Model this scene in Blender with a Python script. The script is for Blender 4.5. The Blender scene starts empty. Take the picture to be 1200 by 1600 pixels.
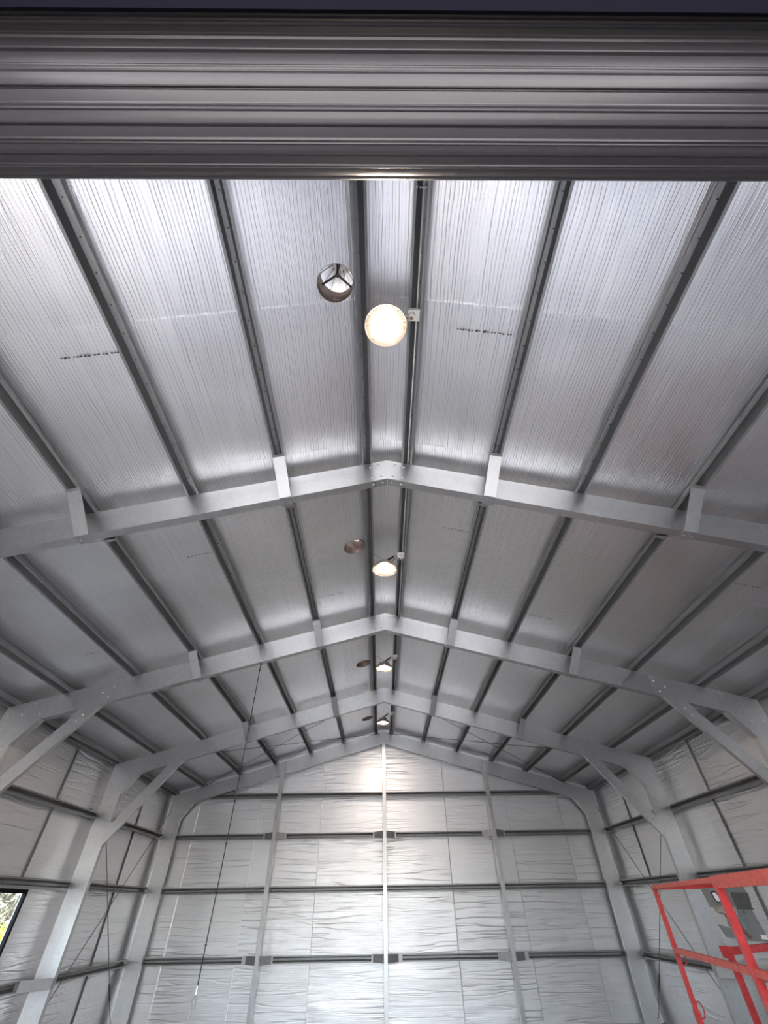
import bpy, math, random
from mathutils import Vector, Matrix, noise
random.seed(4)
scene = bpy.context.scene
COL = scene.collection

# ------------------------------------------------------------------ camera
CZ = 1.6
cam_data = bpy.data.cameras.new('camera'); cam = bpy.data.objects.new('camera', cam_data); COL.objects.link(cam)
cam_data.sensor_fit = 'VERTICAL'; cam_data.sensor_height = 36.0
cam_data.lens = 647.6084 / 1600 * 36.0
cam_data.clip_start = 0.02; cam_data.clip_end = 500
_p, _y, _r = 0.7603, 0.0155, -0.016
_f = Vector((math.sin(_y) * math.cos(_p), math.cos(_y) * math.cos(_p), math.sin(_p)))
_rt = Vector((math.cos(_y), -math.sin(_y), 0)); _up = _rt.cross(_f)
_R = _rt * math.cos(_r) + _up * math.sin(_r); _U = _up * math.cos(_r) - _rt * math.sin(_r)
cam.matrix_world = Matrix(((_R.x, _U.x, -_f.x, -0.0786), (_R.y, _U.y, -_f.y, 0.0), (_R.z, _U.z, -_f.z, CZ), (0, 0, 0, 1)))
scene.camera = cam

# ------------------------------------------------------------------ sky, sun, exposure
SUN_EL, SUN_AZ = math.radians(52), math.radians(115)
world = bpy.data.worlds.new('sky'); scene.world = world; world.use_nodes = True
wn = world.node_tree; wn.nodes.clear()
sk = wn.nodes.new('ShaderNodeTexSky'); sk.sky_type = 'NISHITA'; sk.sun_disc = False
sk.sun_elevation = SUN_EL; sk.sun_rotation = SUN_AZ; sk.dust_density = 2.0
bg = wn.nodes.new('ShaderNodeBackground'); bg.inputs[1].default_value = 1.0
wo = wn.nodes.new('ShaderNodeOutputWorld')
hs = wn.nodes.new('ShaderNodeHueSaturation'); hs.inputs['Saturation'].default_value = 0.72      # thin high haze
wn.links.new(sk.outputs[0], hs.inputs['Color']); wn.links.new(hs.outputs[0], bg.inputs[0]); wn.links.new(bg.outputs[0], wo.inputs[0])
sun_data = bpy.data.lights.new('sun', 'SUN'); sun = bpy.data.objects.new('sun', sun_data); COL.objects.link(sun)
sun_data.energy = 5.2; sun_data.angle = 0.01; sun_data.color = (1, 0.97, 0.93)
_sd = Vector((math.sin(SUN_AZ) * math.cos(SUN_EL), math.cos(SUN_AZ) * math.cos(SUN_EL), math.sin(SUN_EL)))
sun.rotation_euler = _sd.to_track_quat('Z', 'Y').to_euler(); sun.location = (8, -12, 20)
LAMP_L = 150.0
vs = scene.view_settings
vs.view_transform = 'Standard'; vs.look = 'None'; vs.gamma = 1; vs.use_curve_mapping = False
vs.exposure = 1.92
scene.cycles.max_bounces = 12; scene.cycles.diffuse_bounces = 5; scene.cycles.glossy_bounces = 7
scene.cycles.sample_clamp_indirect = 6.0

# ------------------------------------------------------------------ helpers
def tag(o, label=None, cat=None, group=None, kind=None):
    if label: o['label'] = label
    if cat: o['category'] = cat
    if group: o['group'] = group
    if kind: o['kind'] = kind
    return o

def mk(name, verts, faces, mat, parent=None, smooth=False, uvs=None):
    me = bpy.data.meshes.new(name)
    me.from_pydata([tuple(v) for v in verts], [], faces)
    if uvs is not None:
        ul = me.uv_layers.new(name='UVMap')
        for lp in me.loops: ul.data[lp.index].uv = uvs[lp.vertex_index]
    if smooth:
        for p in me.polygons: p.use_smooth = True
    me.materials.append(mat)
    return link(name, me, parent)

def link(name, me, parent=None):
    o = bpy.data.objects.new(name, me); COL.objects.link(o)
    if parent is not None:
        o.parent = parent
        o.matrix_parent_inverse = Matrix.Translation(-parent.location) if parent.type == 'EMPTY' else Matrix.Identity(4)
    return o

def thing(name, loc, label=None, cat=None, group=None):
    o = bpy.data.objects.new(name, None); COL.objects.link(o); o.location = loc; o.empty_display_size = 0.1
    return tag(o, label, cat, group)

class MB:
    """collects shapes into one mesh"""
    def __init__(s): s.v = []; s.f = []
    def add(s, v, f):
        n = len(s.v); s.v += [Vector(a) for a in v]; s.f += [tuple(i + n for i in q) for q in f]; return s
    def box(s, a, b):
        x0, y0, z0 = a; x1, y1, z1 = b
        v = [(x0,y0,z0),(x1,y0,z0),(x1,y1,z0),(x0,y1,z0),(x0,y0,z1),(x1,y0,z1),(x1,y1,z1),(x0,y1,z1)]
        return s.add(v, [(0,3,2,1),(4,5,6,7),(0,1,5,4),(1,2,6,5),(2,3,7,6),(3,0,4,7)])
    def bar(s, p, q, w, h, up=(0,0,1)):
        p, q = Vector(p), Vector(q); d = (q - p).normalized(); up = Vector(up)
        if abs(d.dot(up)) > 0.98: up = Vector((0,1,0))
        a = d.cross(up).normalized(); b = a.cross(d)
        v = []
        for c in (p, q):
            for i, j in ((-1,-1),(1,-1),(1,1),(-1,1)): v.append(c + a * (w/2*i) + b * (h/2*j))
        return s.add(v, [(3,2,1,0),(4,5,6,7),(0,1,5,4),(1,2,6,5),(2,3,7,6),(3,0,4,7)])
    def tube(s, pts, r, n=8, cap=True):
        pts = [Vector(p) for p in pts]; m = len(pts); v = []; f = []
        prev = None
        for i, p in enumerate(pts):
            d = (pts[min(i+1, m-1)] - pts[max(i-1, 0)]).normalized()
            ref = prev if prev is not None else (Vector((0,0,1)) if abs(d.z) < 0.9 else Vector((1,0,0)))
            a = (ref - d * ref.dot(d)).normalized(); b = d.cross(a); prev = a
            for k in range(n):
                t = 2 * math.pi * k / n; v.append(p + a * (math.cos(t) * r) + b * (math.sin(t) * r))
        for i in range(m - 1):
            for k in range(n):
                k2 = (k + 1) % n; f.append((i*n+k, i*n+k2, (i+1)*n+k2, (i+1)*n+k))
        if cap: f.append(tuple(range(n))[::-1]); f.append(tuple(range((m-1)*n, m*n)))
        return s.add(v, f)
    def lathe(s, prof, c, n=32, axis='z', closed=False):
        v = []; f = []; c = Vector(c)
        for (r, h) in prof:
            for k in range(n):
                t = 2 * math.pi * k / n
                e = (math.cos(t)*r, math.sin(t)*r, h)
                if axis == 'x': e = (h, e[0], e[1])
                if axis == 'y': e = (e[0], h, e[1])
                v.append(c + Vector(e))
        m = len(prof)
        for i in range(m if closed else m - 1):
            j = (i + 1) % m
            for k in range(n):
                k2 = (k + 1) % n; f.append((i*n+k, i*n+k2, j*n+k2, j*n+k))
        if not closed:
            if prof[0][0] > 1e-4: f.append(tuple(range(n))[::-1])
            if prof[-1][0] > 1e-4: f.append(tuple(range((m-1)*n, m*n)))
        return s.add(v, f)
    def plate(s, poly, y, t):
        """polygon in x,z extruded along y"""
        n = len(poly)
        v = [(x, y, z) for x, z in poly] + [(x, y + t, z) for x, z in poly]
        f = [tuple(range(n)), tuple(range(n, 2*n))[::-1]] + [(i, i+n, (i+1) % n + n, (i+1) % n) for i in range(n)]
        return s.add(v, f)
    def build(s, name, mat, parent=None, smooth=False, angle=None):
        o = mk(name, s.v, s.f, mat, parent, smooth)
        if angle:
            for p in o.data.polygons: p.use_smooth = True
            o.data.set_sharp_from_angle(angle=math.radians(angle))
        return o

def thick(pts, t):
    """closed ring of an open thin section"""
    pts = [Vector((p[0], p[1])) for p in pts]; L = []
    for i, p in enumerate(pts):
        ns = []
        if i > 0: d = (p - pts[i-1]).normalized(); ns.append(Vector((-d.y, d.x)))
        if i < len(pts) - 1: d = (pts[i+1] - p).normalized(); ns.append(Vector((-d.y, d.x)))
        n = sum(ns, Vector((0, 0)))
        n = n / max(n.length_squared, 1e-6) * len(ns) if len(ns) == 2 else n
        if len(ns) == 2:
            m = (ns[0] + ns[1]).normalized(); n = m / max(m.dot(ns[0]), 0.3)
        L.append(p + n * t)
    return pts, L

def sweep(mb, open_pts, t, fn0, fn1):
    """thin section between two end mappings fn(a,b)->Vector"""
    A, B = thick(open_pts, t); n = len(A)
    ring = A + B[::-1]; m = len(ring)
    v = [fn0(p.x, p.y) for p in ring] + [fn1(p.x, p.y) for p in ring]
    f = [(i, (i+1) % m, (i+1) % m + m, i + m) for i in range(m)]
    for i in range(n - 1):
        q = (i, m-1-i, m-2-i, i+1)
        f.append(q); f.append(tuple(k + m for k in q[::-1]))
    return mb.add(v, f)

# ------------------------------------------------------------------ materials
def newmat(name):
    m = bpy.data.materials.new(name); m.use_nodes = True
    nt = m.node_tree; b = nt.nodes['Principled BSDF']
    return m, nt, b

def N(nt, kind, **kw):
    n = nt.nodes.new(kind)
    for k, v in kw.items():
        if k in ('operation', 'wave_type', 'bands_direction', 'feature', 'blend_type', 'data_type', 'wave_profile', 'noise_dimensions'): setattr(n, k, v)
        else: n.inputs[k].default_value = v
    return n

def plain(name, col, rough=0.5, metal=0.0, bump=0.0, bscale=40, vary=0.0, vscale=6):
    m, nt, b = newmat(name)
    b.inputs['Base Color'].default_value = (*col, 1); b.inputs['Roughness'].default_value = rough; b.inputs['Metallic'].default_value = metal
    tc = nt.nodes.new('ShaderNodeTexCoord')
    if vary:
        n = N(nt, 'ShaderNodeTexNoise', Scale=vscale, Detail=6.0, Roughness=0.65); nt.links.new(tc.outputs['Object'], n.inputs['Vector'])
        r = nt.nodes.new('ShaderNodeMapRange'); r.inputs[1].default_value = 0.3; r.inputs[2].default_value = 0.7
        r.inputs[3].default_value = 1 - vary; r.inputs[4].default_value = 1 + vary * 0.5
        nt.links.new(n.outputs[0], r.inputs[0])
        mx = nt.nodes.new('ShaderNodeVectorMath'); mx.operation = 'SCALE'; mx.inputs[0].default_value = col
        nt.links.new(r.outputs[0], mx.inputs['Scale']); nt.links.new(mx.outputs[0], b.inputs['Base Color'])
    if bump:
        n = N(nt, 'ShaderNodeTexNoise', Scale=bscale, Detail=5.0); nt.links.new(tc.outputs['Object'], n.inputs['Vector'])
        bp = N(nt, 'ShaderNodeBump', Strength=bump, Distance=0.01); nt.links.new(n.outputs[0], bp.inputs['Height']); nt.links.new(bp.outputs[0], b.inputs['Normal'])
    return m

def foil_mat(name, rough, line, wr, tone, ridge, grain, thread):
    """silver foil: fine creases across the strip (u runs along the strip, v across, in metres)"""
    m, nt, b = newmat(name); L = nt.links.new
    b.inputs['Metallic'].default_value = 1.0
    uv = nt.nodes.new('ShaderNodeUVMap'); uv.uv_map = 'UVMap'
    def mp(sx, sy):
        x = nt.nodes.new('ShaderNodeMapping'); x.inputs['Scale'].default_value = (sx, sy, 1); L(uv.outputs[0], x.inputs[0]); return x
    n1 = N(nt, 'ShaderNodeTexNoise', Scale=1.0, Detail=2.0, Roughness=0.5); L(mp(42, 0.6).outputs[0], n1.inputs['Vector'])      # thin creases
    wp = N(nt, 'ShaderNodeTexNoise', Scale=1.0, Detail=2.0); L(mp(6, 1.4).outputs[0], wp.inputs['Vector'])
    wsc = nt.nodes.new('ShaderNodeVectorMath'); wsc.operation = 'SCALE'; wsc.inputs['Scale'].default_value = 0.05; L(wp.outputs['Color'], wsc.inputs[0])
    wad = nt.nodes.new('ShaderNodeVectorMath'); wad.operation = 'ADD'; L(uv.outputs[0], wad.inputs[0]); L(wsc.outputs[0], wad.inputs[1])
    wv = N(nt, 'ShaderNodeTexWave', wave_type='BANDS', bands_direction='X', Scale=13.5, Distortion=0.0, Detail=0.0); L(wad.outputs[0], wv.inputs['Vector'])
    gr0 = nt.nodes.new('ShaderNodeMapRange'); gr0.interpolation_type = 'SMOOTHSTEP'; gr0.inputs[1].default_value = 0.0; gr0.inputs[2].default_value = 0.22; gr0.inputs[3].default_value = 1.0; gr0.inputs[4].default_value = 0.0
    L(wv.outputs['Fac'], gr0.inputs[0])
    mk1 = nt.nodes.new('ShaderNodeMapRange'); mk1.inputs[1].default_value = 0.35; mk1.inputs[2].default_value = 0.6; mk1.inputs[3].default_value = 0.15; mk1.inputs[4].default_value = 1.0; L(n1.outputs[0], mk1.inputs[0])
    gm = nt.nodes.new('ShaderNodeMath'); gm.operation = 'MULTIPLY'; L(gr0.outputs[0], gm.inputs[0]); L(mk1.outputs[0], gm.inputs[1])
    gr1 = nt.nodes.new('ShaderNodeMath'); gr1.operation = 'SUBTRACT'; gr1.inputs[0].default_value = 1.0; L(gm.outputs[0], gr1.inputs[1])
    n2 = N(nt, 'ShaderNodeTexNoise', Scale=1.0, Detail=2.0); L(mp(95, 55).outputs[0], n2.inputs['Vector'])                       # scrim grain
    n3 = N(nt, 'ShaderNodeTexNoise', Scale=1.0, Detail=3.0); L(mp(9, 1.3).outputs[0], n3.inputs['Vector'])                       # broad folds
    n4 = N(nt, 'ShaderNodeTexNoise', Scale=1.0, Detail=5.0); L(mp(1.6, 1.6).outputs[0], n4.inputs['Vector'])                     # tone
    def sc(o, k): x = nt.nodes.new('ShaderNodeMath'); x.operation = 'MULTIPLY'; x.inputs[1].default_value = k; L(o, x.inputs[0]); return x
    def ad(a, c): x = nt.nodes.new('ShaderNodeMath'); x.operation = 'ADD'; L(a.outputs[0], x.inputs[0]); L(c.outputs[0], x.inputs[1]); return x
    h = ad(ad(sc(gr1.outputs[0], line), sc(n2.outputs[0], grain)), ad(sc(n3.outputs[0], wr), sc(n1.outputs[0], line * 0.35)))
    if ridge:
        n5 = N(nt, 'ShaderNodeTexNoise', Scale=1.0, Detail=2.0, Roughness=0.4); L(mp(9.0, 0.55).outputs[0], n5.inputs['Vector'])
        sb = nt.nodes.new('ShaderNodeMath'); sb.operation = 'SUBTRACT'; sb.inputs[1].default_value = 0.5; L(n5.outputs[0], sb.inputs[0])
        ab = nt.nodes.new('ShaderNodeMath'); ab.operation = 'ABSOLUTE'; L(sb.outputs[0], ab.inputs[0])
        rg = nt.nodes.new('ShaderNodeMapRange'); rg.interpolation_type = 'SMOOTHSTEP'; rg.inputs[1].default_value = 0.0; rg.inputs[2].default_value = 0.05; rg.inputs[3].default_value = 1.0; rg.inputs[4].default_value = 0.0
        L(ab.outputs[0], rg.inputs[0])
        n6 = N(nt, 'ShaderNodeTexNoise', Scale=1.0, Detail=1.0); L(mp(0.8, 0.9).outputs[0], n6.inputs['Vector'])
        mk_ = nt.nodes.new('ShaderNodeMapRange'); mk_.inputs[1].default_value = 0.35; mk_.inputs[2].default_value = 0.65; mk_.inputs[3].default_value = 0.1; mk_.inputs[4].default_value = 1.0; L(n6.outputs[0], mk_.inputs[0])
        pr_ = nt.nodes.new('ShaderNodeMath'); pr_.operation = 'MULTIPLY'; L(rg.outputs[0], pr_.inputs[0]); L(mk_.outputs[0], pr_.inputs[1])
        h = ad(h, sc(pr_.outputs[0], ridge))
    bp = N(nt, 'ShaderNodeBump', Strength=1.0, Distance=1.0); L(h.outputs[0], bp.inputs['Height']); L(bp.outputs[0], b.inputs['Normal'])
    cr = nt.nodes.new('ShaderNodeValToRGB'); cr.color_ramp.elements[0].position = 0.3; cr.color_ramp.elements[1].position = 0.7
    a = tone
    cr.color_ramp.elements[0].color = (a*0.925, a*0.93, a*0.95, 1); cr.color_ramp.elements[1].color = (a*0.995, a, a*1.025, 1)
    L(n4.outputs[0], cr.inputs[0])
    th_ = nt.nodes.new('ShaderNodeMapRange'); th_.inputs[3].default_value = 1 - thread; th_.inputs[4].default_value = 1.0; L(gr1.outputs[0], th_.inputs[0])
    ml = nt.nodes.new('ShaderNodeVectorMath'); ml.operation = 'SCALE'; L(cr.outputs[0], ml.inputs[0]); L(th_.outputs[0], ml.inputs['Scale']); L(ml.outputs[0], b.inputs['Base Color'])
    rr = nt.nodes.new('ShaderNodeMapRange'); rr.inputs[1].default_value = 0.3; rr.inputs[2].default_value = 0.7
    rr.inputs[3].default_value = rough - 0.04; rr.inputs[4].default_value = rough + 0.06
    L(n4.outputs[0], rr.inputs[0]); L(rr.outputs[0], b.inputs['Roughness'])
    return m

def galv_mat(name, base, rough, metal=0.95):
    m, nt, b = newmat(name); L = nt.links.new
    b.inputs['Metallic'].default_value = metal
    tc = nt.nodes.new('ShaderNodeTexCoord')
    v = nt.nodes.new('ShaderNodeTexVoronoi'); v.inputs['Scale'].default_value = 60; L(tc.outputs['Object'], v.inputs['Vector'])
    n = N(nt, 'ShaderNodeTexNoise', Scale=14.0, Detail=6.0, Roughness=0.7); L(tc.outputs['Object'], n.inputs['Vector'])
    mx = nt.nodes.new('ShaderNodeMath'); mx.operation = 'MULTIPLY_ADD'; mx.inputs[1].default_value = 0.35; L(v.outputs['Color'], mx.inputs[0]); L(n.outputs[0], mx.inputs[2])
    cr = nt.nodes.new('ShaderNodeValToRGB'); cr.color_ramp.elements[0].position = 0.35; cr.color_ramp.elements[1].position = 0.95
    cr.color_ramp.elements[0].color = (base*0.86, base*0.87, base*0.89, 1); cr.color_ramp.elements[1].color = (base*1.07, base*1.09, base*1.11, 1)
    L(mx.outputs[0], cr.inputs[0]); L(cr.outputs[0], b.inputs['Base Color'])
    rr = nt.nodes.new('ShaderNodeMapRange'); rr.inputs[3].default_value = rough - 0.08; rr.inputs[4].default_value = rough + 0.1
    L(mx.outputs[0], rr.inputs[0]); L(rr.outputs[0], b.inputs['Roughness'])
    return m

M_ROOF = foil_mat('roof_foil', 0.38, 0.0011, 0.0018, 0.90, 0.0, 0.0012, 0.22)
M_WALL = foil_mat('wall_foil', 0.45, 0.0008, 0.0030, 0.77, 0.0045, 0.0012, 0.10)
M_GALV = galv_mat('galvanised_steel', 0.50, 0.36)
M_PURL = galv_mat('purlin_steel', 0.27, 0.42, 0.6)
M_PLATE = galv_mat('brace_plate_steel', 0.42, 0.48)
M_BOLT = plain('bolt_steel', (0.55, 0.55, 0.55), 0.35, 0.9)
M_DARK = plain('dark_rubber', (0.02, 0.02, 0.022), 0.6)
M_HOLE = plain('screw_tip', (0.05, 0.05, 0.055), 0.5, 0.5)
M_WIRE = plain('wire_steel', (0.16, 0.16, 0.17), 0.45, 0.7)
M_DOOR = plain('charcoal_door_paint', (0.037, 0.034, 0.038), 0.36, 0.0, vary=0.12, vscale=3)
M_HEAD = plain('dark_lintel_paint', (0.0035, 0.003, 0.008), 0.8)
M_HEAD.node_tree.nodes['Principled BSDF'].inputs['Specular IOR Level'].default_value = 0.1
M_ROOFSHEET = plain('roof_sheet', (0.45, 0.46, 0.46), 0.5, 0.3)
M_CONC = plain('concrete_floor', (0.42, 0.41, 0.40), 0.55, 0, 0.1, 30, vary=0.15, vscale=1.2)
M_APRON = plain('gravel_ground', (0.36, 0.34, 0.30), 0.9, 0, 0.3, 30, vary=0.25, vscale=0.8)
M_WHITE = plain('white_plastic', (0.72, 0.70, 0.68), 0.4)
M_LAMPB = plain('lamp_body_cast', (0.30, 0.26, 0.23), 0.45, 0.3)
M_REFL = plain('lamp_reflector', (0.40, 0.34, 0.26), 0.4)
M_RED = plain('red_lift_paint', (0.55, 0.035, 0.035), 0.38, 0, 0.06, 60, vary=0.35, vscale=18)
M_REDTOP = plain('worn_red_paint', (0.60, 0.10, 0.075), 0.5, 0, 0.1, 60, vary=0.35, vscale=22)
M_BOX = plain('grey_control_box', (0.20, 0.205, 0.20), 0.5, vary=0.15)
M_BOXD = plain('dark_control_panel', (0.07, 0.068, 0.06), 0.45, vary=0.3, vscale=20)
M_TAN = plain('dirty_cream_plastic', (0.38, 0.35, 0.29), 0.6, vary=0.3, vscale=20)
M_RUST = plain('rusty_bar', (0.26, 0.12, 0.09), 0.7, vary=0.4, vscale=30)
M_LABEL = plain('white_sticker', (0.8, 0.8, 0.78), 0.5)
M_BLACK = plain('black_window_frame', (0.006, 0.006, 0.007), 0.7)
M_BLACK.node_tree.nodes['Principled BSDF'].inputs['Specular IOR Level'].default_value = 0.15
M_VANE = plain('vent_vane', (0.36, 0.335, 0.315), 0.6, 0.0)
M_THROAT = plain('vent_throat', (0.21, 0.15, 0.125), 0.5, 0.35, vary=0.2)
M_INK = plain('black_print', (0.05, 0.05, 0.055), 0.6)
M_LEAF = plain('yellow_green_leaf', (0.30, 0.40, 0.02), 0.5, vary=0.5, vscale=5)
M_LEAF2 = plain('dry_grey_leaf', (0.28, 0.265, 0.20), 0.7, vary=0.5, vscale=3)
M_BARK = plain('pale_bark', (0.42, 0.38, 0.32), 0.8, vary=0.4, vscale=5)
M_EMIT, nt, b = newmat('lit_diffuser')
b.inputs['Base Color'].default_value = (0.9, 0.9, 0.88, 1)
b.inputs['Emission Color'].default_value = (1.0, 0.84, 0.70, 1); b.inputs['Emission Strength'].default_value = LAMP_L
M_GLASS = bpy.data.materials.new('window_glass'); M_GLASS.use_nodes = True
nt = M_GLASS.node_tree; nt.nodes.clear()
o_ = nt.nodes.new('ShaderNodeOutputMaterial'); mx = nt.nodes.new('ShaderNodeMixShader'); t_ = nt.nodes.new('ShaderNodeBsdfTransparent'); g_ = nt.nodes.new('ShaderNodeBsdfGlossy')
t_.inputs[0].default_value = (0.9, 0.92, 0.91, 1); g_.inputs['Roughness'].default_value = 0.02; mx.inputs[0].default_value = 0.07
nt.links.new(t_.outputs[0], mx.inputs[1]); nt.links.new(g_.outputs[0], mx.inputs[2]); nt.links.new(mx.outputs[0], o_.inputs[0])

# ------------------------------------------------------------------ dimensions
RISE = 0.2705; AL = math.atan(RISE); CA, SA = math.cos(AL), math.sin(AL)
ZR = CZ + 3.283                  # top line of the rafters at the ridge
ZB = CZ + 3.0036                 # bottom line of the rafters at the ridge
FR = [-0.33, 2.693, 5.719, 8.731, 11.693]
XI, XO = 4.67, 4.95              # inner and outer faces of the columns
ZF = ZR + 0.1140                 # foil at the ridge
XW = 5.062                       # side wall foil
YB = 11.885                       # end wall foil
YF = -0.52                       # front wall
def roof(x, z0=ZR): return z0 - RISE * abs(x)
VENTS = [(-0.387, 1.04), (-0.392, 4.09), (-0.389, 7.57), (-0.394, 10.68)]
VR = 0.128
LAMPS = [(-0.025, 1.231), (-0.017, 4.182), (-0.012, 7.122), (-0.02, 10.086)]

def lin(a, b, step):
    n = max(1, int(round((b - a) / step))); return [a + (b - a) * i / n for i in range(n + 1)]

def surface(name, us, vs_, fn, uvf, mat, parent, holes=(), skip=None, smooth=True):
    """grid; holes: (x,y,r) circles cut through in plan; skip(u,v) drops a cell"""
    nu, nv = len(us), len(vs_); V = []; UV = []; inside = []
    for u in us:
        for v in vs_:
            p = Vector(fn(u, v)); ins = False
            for (hx, hy, hr) in holes:
                d = Vector((p.x - hx, p.y - hy))
                if d.length < hr:
                    ins = True
            V.append(p); UV.append(uvf(u, v)); inside.append(ins)
    F = []
    for i in range(nu - 1):
        for j in range(nv - 1):
            q = (i*nv+j, (i+1)*nv+j, (i+1)*nv+j+1, i*nv+j+1)
            if all(inside[k] for k in q): continue
            if skip and skip((us[i]+us[i+1])/2, (vs_[j]+vs_[j+1])/2): continue
            F.append(q)
    used = {k for q in F for k in q}
    for k in used:
        if inside[k]:
            p = V[k]
            for (hx, hy, hr) in holes:
                d = Vector((p.x - hx, p.y - hy))
                if d.length < hr:
                    d = (d.normalized() if d.length > 1e-6 else Vector((1, 0))) * hr
                    nx, ny = hx + d.x, hy + d.y
                    p.z += -RISE * (abs(nx) - abs(p.x)); p.x, p.y = nx, ny
    remap = {k: i for i, k in enumerate(sorted(used))}
    o = mk(name, [V[k] for k in sorted(used)], [tuple(remap[k] for k in q) for q in F], mat, parent, smooth, [UV[k] for k in sorted(used)])
    return o

# ------------------------------------------------------------------ ground, floor
g = MB().box((-60, -60, -0.25), (60, 60, -0.05)).build('ground', M_APRON); tag(g, 'pale gravel ground outside around the shed', 'ground', kind='structure')
fl = MB().box((-XW, YF, -0.049), (XW, YB, 0.0)).build('floor', M_CONC); tag(fl, 'bare grey concrete slab floor of the shed', 'floor', kind='structure')

# ------------------------------------------------------------------ roof skin with foil strips
def slope_fn(sgn, zoff):
    def fn(u, v):      # u = plan distance from the ridge, v = Y
        return (sgn * u, v, ZF + zoff - RISE * u)
    return fn
us = lin(0, XW + 0.12, 0.1)
mbv = MB()
ceil = thing('ceiling', (0, 5.7, ZF), 'pitched shed roof lined with silver foil blanket', 'roof'); ceil['kind'] = 'structure'
for sgn in (-1, 1):
    uu = lin(0, XW + 0.12, 0.06)
    sh = surface('roof_sheet', uu if sgn > 0 else uu[::-1], lin(YF - 0.1, YB + 0.1, 0.06), slope_fn(sgn, 0.035), lambda u, v: (u, v), M_ROOFSHEET, ceil, [(x, y, VR + 0.004) for x, y in VENTS])
SEAMS = [YF, 1.165, 2.495, 3.94, 5.32, 6.76, 8.20, 9.62, 11.03, YB]
def crease(u, v, su, sv, seed):
    return noise.noise((u * su + seed, v * sv + seed * 1.7, seed * 0.37))
for k in range(len(SEAMS) - 1):
    y0, y1 = SEAMS[k], SEAMS[k+1]
    for sgn in (-1, 1):
        seed = k * 3.1 + sgn * 0.7 + 11
        uu = lin(0, XW + 0.045, 0.036)
        def fn(u, v, sgn=sgn, y0=y0, y1=y1, seed=seed):
            # strips lap: the far edge of each hangs a little under its neighbour
            t = (v - y0) / (y1 - y0)
            e = 0.007 - 0.013 * t - 0.0011 * max(0.0, min(1.0, 1 - (y1 - v) / 0.012))
            w = 0.0022 * crease(u, v, 3.0, 1.2, seed) + 0.0012 * crease(u, v, 11.0, 2.0, seed)
            near = 0
            for yf in FR:
                near = max(near, 1 - abs(v - (yf - 0.22)) / 0.28)
            if near > 0: w += near * 0.0045 * crease(u, v, 14.0, 3.0, seed + 5)
            ue = u if u > 0.2 else u * u / 0.4 + 0.1
            z = ZF - RISE * ue - 0.002 + e + w
            return (sgn * u, v, z)
        f = surface('foil_sheet', uu if sgn > 0 else uu[::-1], (lin(y0 - 0.03, y1 - 0.018, 0.05) + [y1 - 0.012, y1 - 0.006, y1] + ([y1 + 0.06] if k == len(SEAMS) - 2 else [])), fn, lambda u, v, seed=seed: (u + seed * 3, v + seed), M_ROOF, ceil,
                    [(x, y, VR + 0.004) for x, y in VENTS])

# printed text rows on the foil: unreadable dashes
def print_row(x0, x1, y):
    mb = MB(); sgn = 1 if x0 > 0 else -1; x = min(abs(x0), abs(x1)); e = max(abs(x0), abs(x1))
    while x < e:
        w = random.uniform(0.008, 0.022); h = random.uniform(0.007, 0.013)
        z0 = roof(x, ZF) - 0.011; z1 = roof(x + w, ZF) - 0.011
        mb.add([(sgn*x, y, z0), (sgn*(x+w), y, z1), (sgn*(x+w), y+h, z1), (sgn*x, y+h, z0)], [(0, 1, 2, 3)])
        x += w + random.choice((0.006, 0.008, 0.02))
    o = mb.build('printed_text', M_INK, ceil); o['kind'] = 'stuff'
for a in [(0.533, 0.93, 1.345), (-2.277, -1.92, 1.351), (0.677, 0.965, 3.63), (-0.937, -0.606, 5.03), (-2.168, -1.934, 3.635), (-3.8, -3.66, 5.07), (1.94, 2.25, 5.04), (3.59, 3.87, 3.63)]:
    print_row(*a)

# ------------------------------------------------------------------ walls with foil strips
WY0, WY1, WZ0, WZ1 = 6.62, 7.93, 0.90, 1.828       # window opening in the window-side wall
def wall_strip(parent, a0, a1, ztop, place, seed, window=None, amp=1.0):
    us_ = lin(0.0, 1.0, 0.035 / 4.0)
    zmax = 5.0
    if window: us_ = sorted(set([round(q, 5) for q in us_] + [WZ0 / zmax, WZ1 / zmax]))
    vs_ = [a0 - 0.03, a0 - 0.024, a0 - 0.018] + lin(a0 - 0.012, a1, 0.05)
    if window: vs_ = sorted(set([round(q, 4) for q in vs_] + [q for q in (WY0, WY1) if a0 < q < a1]))
    def fn(u, v):
        zt = ztop(v); z = min(u * zmax, zt)
        lap = 0.009 * (v - a0) / (a1 - a0) - 0.004 - 0.006 * max(0.0, 1 - (v - a0 + 0.03) / 0.012)
        fold = crease(z, v, 7.0, 1.3, 3.3); fold = abs(fold)
        w = amp * (0.004 * crease(z, v, 2.2, 0.8, 7.7) + 0.009 * (0.25 - fold) * max(0, crease(z, v, 0.9, 0.9, 5.5) + 0.35) + 0.003 * crease(z, v, 22.0, 4.0, seed + 4))
        return place(v, z, max(-0.02, min(0.012, w)) - lap)
    skip = None
    def skip(u, v):
        z = u * zmax
        if z > ztop(v) + 0.035: return True
        return bool(window) and WZ0 < z < WZ1 and WY0 < v < WY1
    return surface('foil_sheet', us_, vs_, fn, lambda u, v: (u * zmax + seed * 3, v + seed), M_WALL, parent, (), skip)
zt_side = lambda v: ZF - RISE * XW
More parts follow.
